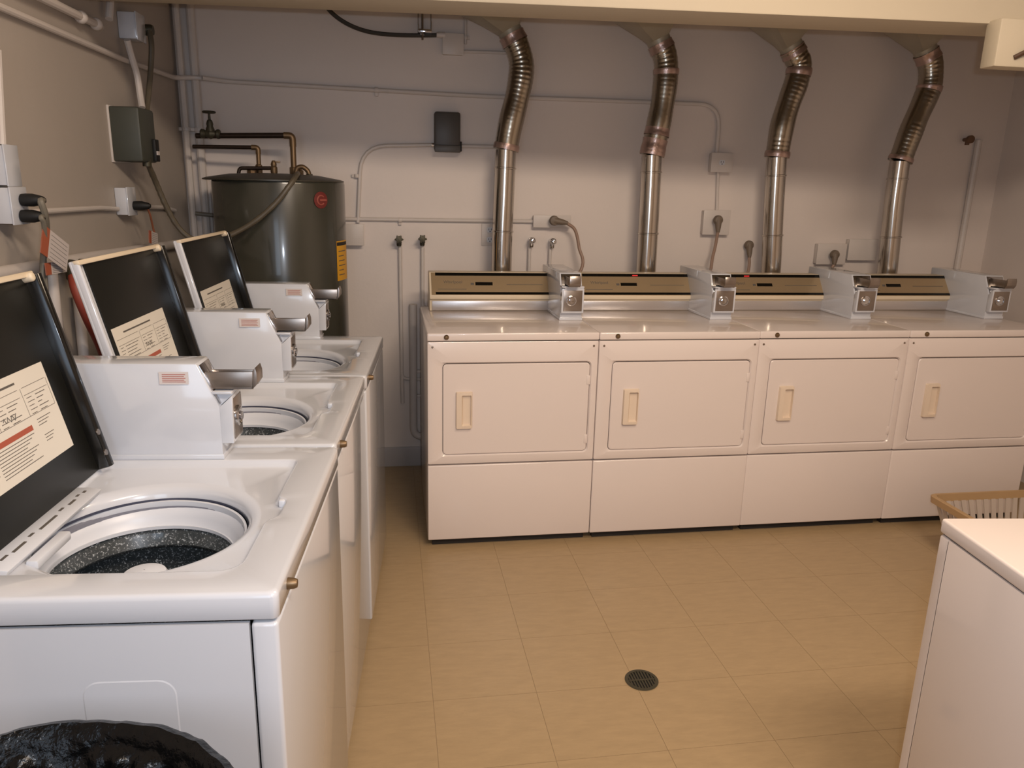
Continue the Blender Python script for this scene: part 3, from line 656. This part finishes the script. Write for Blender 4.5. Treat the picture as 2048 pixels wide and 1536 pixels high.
wall_box('outlet box with a round grey plug above the second dryer from the left', (a0[0]+a1[0])/2, a1[2], a0[2], a1[0]-a0[0], .04, pipe_m, cover=pipe_m)
a0, a1 = (0.621,1.000,1.418), (0.822,1.000,1.358)
wall_box('wide low outlet box with a grey plug above the leftmost dryer', (a0[0]+a1[0])/2, a1[2], a0[2], a1[0]-a0[0], .04, pipe_m, cover=pipe_m)
a0, a1 = (2.291,1.000,1.287), (2.467,1.000,1.174)
wall_box('outlet box with a grey plug between the third and rightmost ducts', (a0[0]+a1[0])/2, a1[2], a0[2], a1[0]-a0[0], .04, pipe_m, cover=pipe_m)
a0, a1 = (2.484,1.000,1.315), (2.661,1.000,1.199)
wall_box('blank painted box just left of the rightmost duct', (a0[0]+a1[0])/2, a1[2], a0[2], a1[0]-a0[0], .04, pipe_m, 'junction_box', 'electrical box', cover=pipe_m)
a0, a1 = (-0.368,0.990,1.356), (-0.282,0.990,1.252)
wall_box('blank painted box on the wall at the right edge of the water heater', (a0[0]+a1[0])/2, a1[2], a0[2], a1[0]-a0[0], .05, pipe_m, 'junction_box', 'electrical box', cover=pipe_m)
a0, a1 = (0.344,1.030,1.370), (0.444,1.030,1.252)
t = wall_box('flush duplex outlet half hidden behind the leftmost duct', (a0[0]+a1[0])/2-.006, a1[2], a0[2], a1[0]-a0[0]-.012, .008, pipe_m, slots=2, bev=.002)
a0, a1 = (0.133,1.000,2.295), (0.234,1.000,2.201)
wall_box('painted junction box near the beam at the end of the dark hanging cable', (a0[0]+a1[0])/2, a1[2], a0[2], a1[0]-a0[0], .045, pipe_m, 'junction_box', 'electrical box', cover=pipe_m)
a = (0.248,1.026,2.257); b = (0.247,1.026,2.414); c = (0.243,1.026,2.221); d = (0.481,1.026,2.226)
pipe('short vertical conduit at the right side of the ceiling junction box', [(a[0], 1.028, a[2]), (b[0], 1.028, CZ)], .008, clamps=[((0.248,1.028,2.287), 'z')])
pipe('short thin conduit from the ceiling junction box to behind the leftmost duct', [(c[0]-.02, 1.028, c[2]), d], .008)
# black cable drooping from the beam to the junction box
cb_ = (0.131,1.000,2.288)
pts = [(-0.451,0.920,2.441), (-0.421,0.940,2.369), (-0.342,0.960,2.313), (-0.236,0.980,2.282), (-0.104,0.995,2.276), (0.044,1.000,2.282), cb_]
t = thing('hanging_cable', 'dark cable drooping from the beam to the painted junction box', 'cable', cb_)
g().tube(rel(spline(pts), cb_), .010, 8).obj('cable', mat('dark_cable', (58, 54, 48), .5), t); g().lathe([(.013, -.03), (.015, -.01), (.015, .012)], (0, 0, 0), 12, 'x').obj('cable_clamp', pipe_m, t)
# shiny bracket under the ceiling
c = (0.040,0.970,2.319)
t = thing('strut_bracket', 'small shiny steel strut bracket with a threaded rod under the beam', 'bracket', (c[0], .97, c[2]-.03))
g().box(-.032, -.028, -.03, .04, 0, .035).box(.012, .034, -.03, .04, 0, .004).box(-.032, .034, -.032, -.028, .0, .012).box(-.03, .034, -.03, .04, -.002, .002).box(.030, .034, -.03, .04, 0, .05).obj('channel', chrome, t, bevel=.001)
for x_ in (-.03, .032): g().box(x_-.003, x_+.003, 0, .012, 0, CZ-(c[2]-.03)).obj('hanger_strap', steel, t)
g().tube([(-.010, -.01, -.035), (-.010, -.01, .10)], .005, 8).obj('threaded_rod', steel, t); g().lathe([(.011, -.012), (.011, -.002)], (-.010, -.01, 0), 6).obj('hex_nut', chrome, t)

# valves and supply pipes
def tap(label, x, z, dark, group=None):
    t = thing('water_valve', label, 'valve', (x, 1.0, z), 0, group); m_ = iron if dark else chrome
    g().lathe([(.012, .036), (.012, .0), (.016, -.002), (.016, -.018), (.009, -.022), (.008, -.035)], (0, 0, 0), 16, 'y').lathe([(.011, -.038), (.013, -.03), (.013, -.012), (.012, 0)], (0, 0, 0), 12).obj('valve_body', m_, t)
    kn = g()
    if dark:
        pr = []
        for k in range(48): a_ = 2*PI*k/48; r = .019+.0045*math.cos(6*a_); pr.append((r*math.cos(a_), r*math.sin(a_)))
        kn.loft([[(x_, -.048, z_) for x_, z_ in pr], [(x_, -.035, z_) for x_, z_ in pr]], True, True); kn.obj('knob', m_, t, bevel=.001)
    else:
        kn.lathe([(.001, -.056), (.009, -.054), (.015, -.047), (.017, -.038), (.013, -.030), (.008, -.028)], (0, 0, 0), 20, 'y').obj('knob', m_, t)
    return t
for (px, lab) in ((0, 'left dark star-knob water valve on the back wall'), (1, 'right dark star-knob water valve on the back wall')):
    P = ((-0.098,0.965,1.285), (0.024,0.965,1.289))[px]; tap(lab, P[0], P[2], True)
for (px, lab) in ((0, 'left round chrome water valve above the leftmost dryer'), (1, 'right round chrome water valve above the leftmost dryer')):
    P = ((0.611,0.965,1.288), (0.726,0.965,1.284))[px]; tap(lab, P[0], P[2], False)
    pipe(('left', 'right')[px]+' vertical supply pipe below a chrome valve', [(P[0]-.006, 1.016, P[2]-.03), (P[0]-.006, 1.016, .9)], .009)
a = (-0.093,1.024,1.239); b = (-0.092,1.024,0.520); c = (0.068,1.024,0.506)
pipe('thin supply pipe below the left star-knob valve, turning right low down', [(a[0], 1.02, a[2]+.02), (b[0], 1.024, b[2]), (c[0]+.1, 1.024, c[2])], .010, rad=.03)
a = (-0.102,1.024,0.569); b = (-0.088,1.024,0.379)
pipe('short capped stub continuing below the left supply pipe', [(b[0]-.004, 1.024, b[2]+.16), (b[0]-.002, 1.024, b[2])], .011)
a = (0.026,1.024,1.240); b = (0.021,1.024,0.406)
pipe('thin supply pipe below the right star-knob valve', [(a[0], 1.02, a[2]+.02), (b[0], 1.024, b[2]), (b[0]+.2, 1.024, b[2]-.005)], .010, rad=.03)
a = (-0.028,1.000,0.937); b = (-0.032,1.000,0.203); c = (0.032,1.000,0.165)
t = pipe('wide painted standpipe with a U bend between washers and dryers', [(a[0], 1.008, a[2]), (b[0], 1.008, b[2]-.02), (b[0]+.12, 1.008, b[2]-.02), (b[0]+.12, 1.008, .4)], .021, rad=.06, name='standpipe', n_=16)
b2 = (0.026,1.000,0.929)
pipe('second painted standpipe tight against the leftmost dryer', [(b2[0]+.004, 1.012, b2[2]), (b2[0]+.006, 1.012, .16)], .016, n_=16, name='standpipe', clamps=[((b2[0]+.006, 1.012, .56), 'z'), ((b2[0]+.006, 1.012, .42), 'z')])
# pipe with brown valve at the right end
P = (3.134,0.990,1.887); Q = (3.224,1.020,1.833)
t = thing('water_valve', 'small brown valve near the right end of the back wall', 'valve', (P[0], 1.0, P[2]))
g().lathe([(.010, .03), (.014, -.01), (.022, -.012), (.022, -.03), (.001, -.032)], (0, 0, 0), 12, 'y').obj('knob', brown_m, t); g().lathe([(.012, -.03), (.012, .01)], (0, 0, 0), 12).obj('valve_body', brown_m, t)
pipe('faint wide painted pipe at the right end of the back wall', [(Q[0], 1.022, P[2]), (Q[0]-.002, 1.022, .9)], .018)

# dryer plugs and cords
def plug(label, pts, head, horiz=False):
    """head: position on the box front; pts: cord path from the head"""
    t = thing('power_cord', label, 'cord', head, 0, 'grey dryer plugs and cords')
    hd = g()
    hd.lathe([(.001, .008), (.020, .006), (.026, 0), (.026, -.014), (.022, -.024), (.001, -.030)], (0, 0, 0), 20, 'y'); 
    p0 = Vector((0, -.012, 0)); d0 = (Vector(pts[0])-Vector(head)); 
    hd.tube([p0, p0+d0*.6, p0+d0], .012, 12, rf=lambda L_, i: (.020, .015, .009)[i])
    hd.obj('plug', plug_m, t)
    q_ = rel(pts, head); q_[0] = tuple(p0+d0*.9)
    g().tube(spline([q_[0]]+q_[1:]), .0085, 10).obj('cord', cord_m, t)
h = (0.724,0.965,1.395)
plug('grey angled plug and drooping cord above the leftmost dryer', [(0.795,0.950,1.384), (0.836,0.940,1.348), (0.860,0.930,1.257), (0.869,0.900,1.139), (.70, .88, .9), (.70, .80, .5)], h)
h = (1.649,0.965,1.413)
plug('round grey plug and slanting cord above the second dryer', [(1.648,0.955,1.346), (1.642,0.950,1.264), (1.617,0.920,1.170), (1.60, .88, .9), (1.60, .80, .5)], h)
h = (1.870,1.015,1.275)
plug('grey plug with a short straight cord just left of the third duct', [(1.861,0.980,1.208), (1.857,0.960,1.125), (1.80, .93, .9), (1.80, .80, .5)], h)
h = (2.374,0.965,1.231)
plug('grey plug with a short cord between the third and rightmost ducts', [(2.367,0.950,1.173), (2.27, .93, .95), (2.26, .80, .5)], h)

# ---------------------------------------------------------------- left wall
th = PI/2-math.atan(sl)
def lbox(label, s_, w_, z0, z1, dep, m_, name='outlet_box', cat='outlet', **k):
    """s_: distance along the wall from the back corner (negative towards the camera) of the near edge"""
    a_ = math.atan(sl); c_ = s_+w_/2
    base = (-1.15+math.sin(a_)*c_, 1.04+math.cos(a_)*c_, z0)
    return wall_box(label, 0, z0, z1, w_, dep, m_, name, cat, rz=th, base=base, **k)
t = lbox('olive grey disconnect box on the left wall with a flexible conduit below', -.918, .17, 1.625, 1.826, .115, box_left, 'disconnect_box', 'electrical box', bev=.010)
g().box(-.089, .089, -.008, 0, -.004, .204).obj('back_plate', pipe_m, t, bevel=.002, label='pale back plate'); g().box(.03, .075, -.128, -.114, .005, .09).obj('switch_handle', black_matte, t, bevel=.003)
g().box(.035, .06, -.132, -.126, .03, .045).obj('handle_label', tag_w, t)
t = lbox('white double height outlet box on the left wall with two dark plugs', -1.804, .085, 1.433, 1.531, .054, enamel, cover=enamel)
t = lbox('narrow white box above the double plug outlet on the left wall', -1.775, .07, 1.537, 1.644, .039, enamel, 'junction_box', 'electrical box', cover=enamel)
lbox('white outlet box on the left wall near the grey disconnect box, one plug', -.929, .085, 1.424, 1.527, .045, enamel, cover=enamel)
t = lbox('white junction box high on the left wall near the beam', -.72, .095, 2.094, 2.192, .068, enamel, 'junction_box', 'electrical box', cover=enamel)
# connector and conduits from the high box
P = (-1.106,0.451,2.150)
t = thing('conduit_connector', 'grey-green connector and drooping flexible conduit at the high left junction box', 'conduit', P)
g().lathe([(.014, -.02), (.022, -.015), (.022, .012), (.018, .02)], (0, 0, 0), 12, 'x').obj('connector', iron, t)
g().tube(rel(spline([(-1.097,0.436,2.144), (-1.088,0.413,2.088), (-1.098,0.417,2.013), (-1.109,0.397,1.914), (-1.112,0.331,1.802), (-1.096,0.228,1.729)]), P), .011, 10).obj('flex_tube', flexcon, t)
P = (-1.144,0.290,2.084)
t = thing('flexible_conduit', 'white bending conduit from the high left junction box to the grey disconnect box', 'conduit', P)
g().tube(rel(spline([P, (-1.142,0.318,2.034), (-1.136,0.349,1.964), (-1.131,0.347,1.889), (-1.122,0.326,1.839)]), P), .013, 10).obj('flex_tube', pipe_m, t)
pipe('white vertical conduit stub above the high left junction box', [(-1.160,0.155,2.132), (-1.158,0.204,2.241)], .014)
a = (-1.206,-0.601,2.020); b = (-1.166,0.286,2.013); c = (-1.137,0.937,2.026)
pipe('long conduit high along the left wall', [(-1.212,-0.747,2.018), b, c, (-1.055, .985, 2.037), (-1.00, .985, 2.034)], .011, rad=.05)
pipe('upper left pipe near the ceiling with white couplings', [(-1.190,-0.527,2.091), (-1.171,-0.102,2.091), (-1.165,0.045,2.092), (-1.190,0.144,2.101)], .014, rad=.02, name='ceiling_pipe')
for (px, lab) in ((0, 'left white coupling on the upper left pipe'), (1, 'right white coupling on the upper left pipe')):
    P = ((-1.171,-0.094,2.091), (-1.165,0.028,2.092))[px]
    o = g().ball(P, .022, 16).obj('pipe_coupling', pipe_m); tag(o, lab, 'pipe fitting')
a = (-1.205,-0.487,1.455); b = (-1.179,0.091,1.447)
pipe('thin conduit between the two outlets on the left wall', [(-1.210,-0.614,1.459), (-1.186,-0.070,1.456), b], .009, rad=.03)
pipe('thin conduit from the left wall outlet to the corner', [(-1.169,0.303,1.451), (-1.154,0.643,1.437), (-1.148,0.781,1.419)], .009, rad=.03)
pipe('stub of conduit from the corner pipes to behind the water heater', [(-1.10, .965, 1.40), (-1.0, .975, 1.39), (-.9, 1.0, 1.385)], .010, m_=greycable)
a = (-1.213,-0.801,1.301); b = (-1.187,-0.217,1.291); c = (-1.143,0.756,1.265)
pipe('thick horizontal pipe low along the left wall behind the washer lids', [(-1.219,-0.945,1.303), b, c], .020, clamps=(), n_=14)
pipe('vertical conduit above the narrow white box at the left edge', [(-1.208,-0.697,1.646), (-1.207,-0.672,1.792), (-1.206,-0.654,1.898)], .011)
# plugs on the left wall
def lplug(label, head, pts, cord, cr=.006):
    t = thing('power_cord', label, 'cord', head)
    hd = g(); nrm = Vector((LNx, LNy, 0))
    hd.tube([(0, 0, 0), nrm*.012, nrm*.03, nrm*.055, nrm*.062], .02, 14, rf=lambda L_, i: (.017, .018, .018, .012, .007)[i]); hd.obj('plug', black_matte, t, label='black rubber plug')
    g().tube(spline([tuple(nrm*.055)]+rel(pts, head)), cr, 8).obj('cord', cord, t)
lplug('upper black plug in the double outlet with its grey cord', (-1.169,-0.713,1.498), [(-1.110,-0.738,1.494), (-1.109,-0.725,1.458), (-1.128,-0.686,1.399), (-1.147,-0.682,1.327), (-1.148,-0.696,1.212), (-1.140,-0.733,1.069), (-1.141,-0.754,0.922)], greycable, .009)
lplug('lower black plug in the double outlet with a short cord', (-1.169,-0.725,1.454), [(-1.110,-0.750,1.451), (-1.110,-0.738,1.431), (-1.129,-0.707,1.358), (-1.148,-0.704,1.271), (-1.150,-0.731,1.128)], greycable, .007)
lplug('small black plug and thin orange cord in the outlet near the disconnect box', (-1.139,0.162,1.459), [(-1.098,0.185,1.454), (-1.097,0.211,1.422), (-1.105,0.262,1.369), (-1.104,0.284,1.317), (-1.104,0.273,1.236), (-1.107,0.217,1.035)], orange_cord, .004)
# tags
def care_tag(label, c, w_, h_, tilt, off=0):
    t = thing('cord_tag', label, 'tag', c, th)
    R_ = Matrix.Rotation(tilt, 4, 'Y')
    o = g().box(-w_/2, w_/2, -.0008, .0008, -h_/2, h_/2).obj('tag_sheet', tag_w, t, smooth=False); o.matrix_local = R_
    o2 = g().box(-w_/2, -w_/2+w_*.25, -.0014, .0014, -h_/2, h_/2).obj('orange_band', tag_o, t, smooth=False, label='orange band'); o2.matrix_local = R_
    pr = g()
    for k in range(6): pr.box(-w_*.18, w_*.44, -.0012, -.0009, -h_*.4+k*h_*.15, -h_*.4+k*h_*.15+.001)
    o3 = pr.obj('tag_print', ink, t, smooth=False); o3.matrix_local = R_
care_tag('tilted white care tag with an orange band hanging on the grey cord', (-1.112,-0.679,1.360), .16, .085, .45)
care_tag('smaller white tag with orange edge below the tilted one', (-1.126,-0.654,1.302), .13, .035, .03)
care_tag('small pinkish tag on the thin orange cord behind the middle lid', (-1.097,0.226,1.329), .10, .05, .2)
# hoses and supply pipes behind the washers
P = (-1.157,-0.459,1.261)
t = thing('water_hose', 'red rubber water hose hanging behind the middle washer lid', 'hose', P)
g().lathe([(.016, -.02), (.02, -.015), (.02, .015), (.014, .022)], (0, 0, 0), 12).obj('hose_nut', iron, t)
g().tube(rel(spline([P, (-1.139,-0.495,1.214), (-1.119,-0.485,1.123), (-1.115,-0.415,1.018), (-1.112,-0.347,0.879)]), P), .016, 12).obj('hose', hose_red, t)
P = (-1.176,-0.422,1.286)
o = thing('water_valve', 'dark brass valve above the red hose on the left wall', 'valve', P)
g().lathe([(.014, -.03), (.018, 0), (.014, .03)], (0, 0, 0), 12, 'y').lathe([(.02, .03), (.02, .045)], (0, 0, 0), 12, 'x').obj('valve_body', iron, o)
g().tube([(0, 0, -.01), (.02, 0, -.035)], .012, 10).obj('outlet_spout', iron, o)
pipe('left white vertical pipe behind the washers', [(-1.191,-0.530,1.273), (-1.191,-0.540,1.004), (-1.192,-0.556,0.867)], .017, n_=14, name='supply_pipe')
pipe('right white vertical pipe behind the washers', [(-1.183,-0.368,1.180), (-1.184,-0.379,0.967), (-1.185,-0.403,0.823)], .017, n_=14, name='supply_pipe')
# drooping flexible conduit from the disconnect box to the heater
P = (-1.088,0.204,1.630)
t = thing('flexible_conduit', 'brown-grey flexible conduit sagging from the disconnect box to the water heater', 'conduit', P)
pts = [P, (-1.088,0.300,1.548), (-1.068,0.330,1.462), (-1.037,0.350,1.380), (-0.992,0.360,1.326), (-0.930,0.370,1.309), (-0.844,0.375,1.327), (-0.730,0.375,1.388), (-0.632,0.375,1.470), (-0.567,0.385,1.550), (-0.543,0.450,1.593), (TX+.10, .60, 1.60)]
g().tube(rel(spline(pts, 10), P), .0115, 10, rf=lambda L_, i: .0115+.0008*math.sin(L_*900)).obj('flex_tube', flexcon, t)
g().lathe([(.017, -.02), (.017, .012)], (0, 0, 0), 12).obj('connector', iron, t)

# ---------------------------------------------------------------- floor drain
P = (0.651,-1.026,0.000)
t = thing('floor_drain', 'round dark metal drain grate set in the floor tiles', 'drain', (P[0], P[1], 0))
g().lathe([(.047, -.001), (.052, .0005), (.055, .003), (.052, .004), (.044, .004), (.044, -.001)], n=48, cap=False).obj('drain_ring', iron, t)
gr = g().box(-.043, .043, -.003, .003, .001, .0035)
for k in range(-4, 5):
    x_ = k*.0095; h_ = math.sqrt(max(0, .044**2-x_**2)); gr.box(x_-.0025, x_+.0025, -h_, h_, .0008, .0033)
gr.obj('grate_bars', iron, t); g().lathe([(.0445, .0003), (.0445, .0008)], n=32).obj('drain_bowl', black_matte, t)
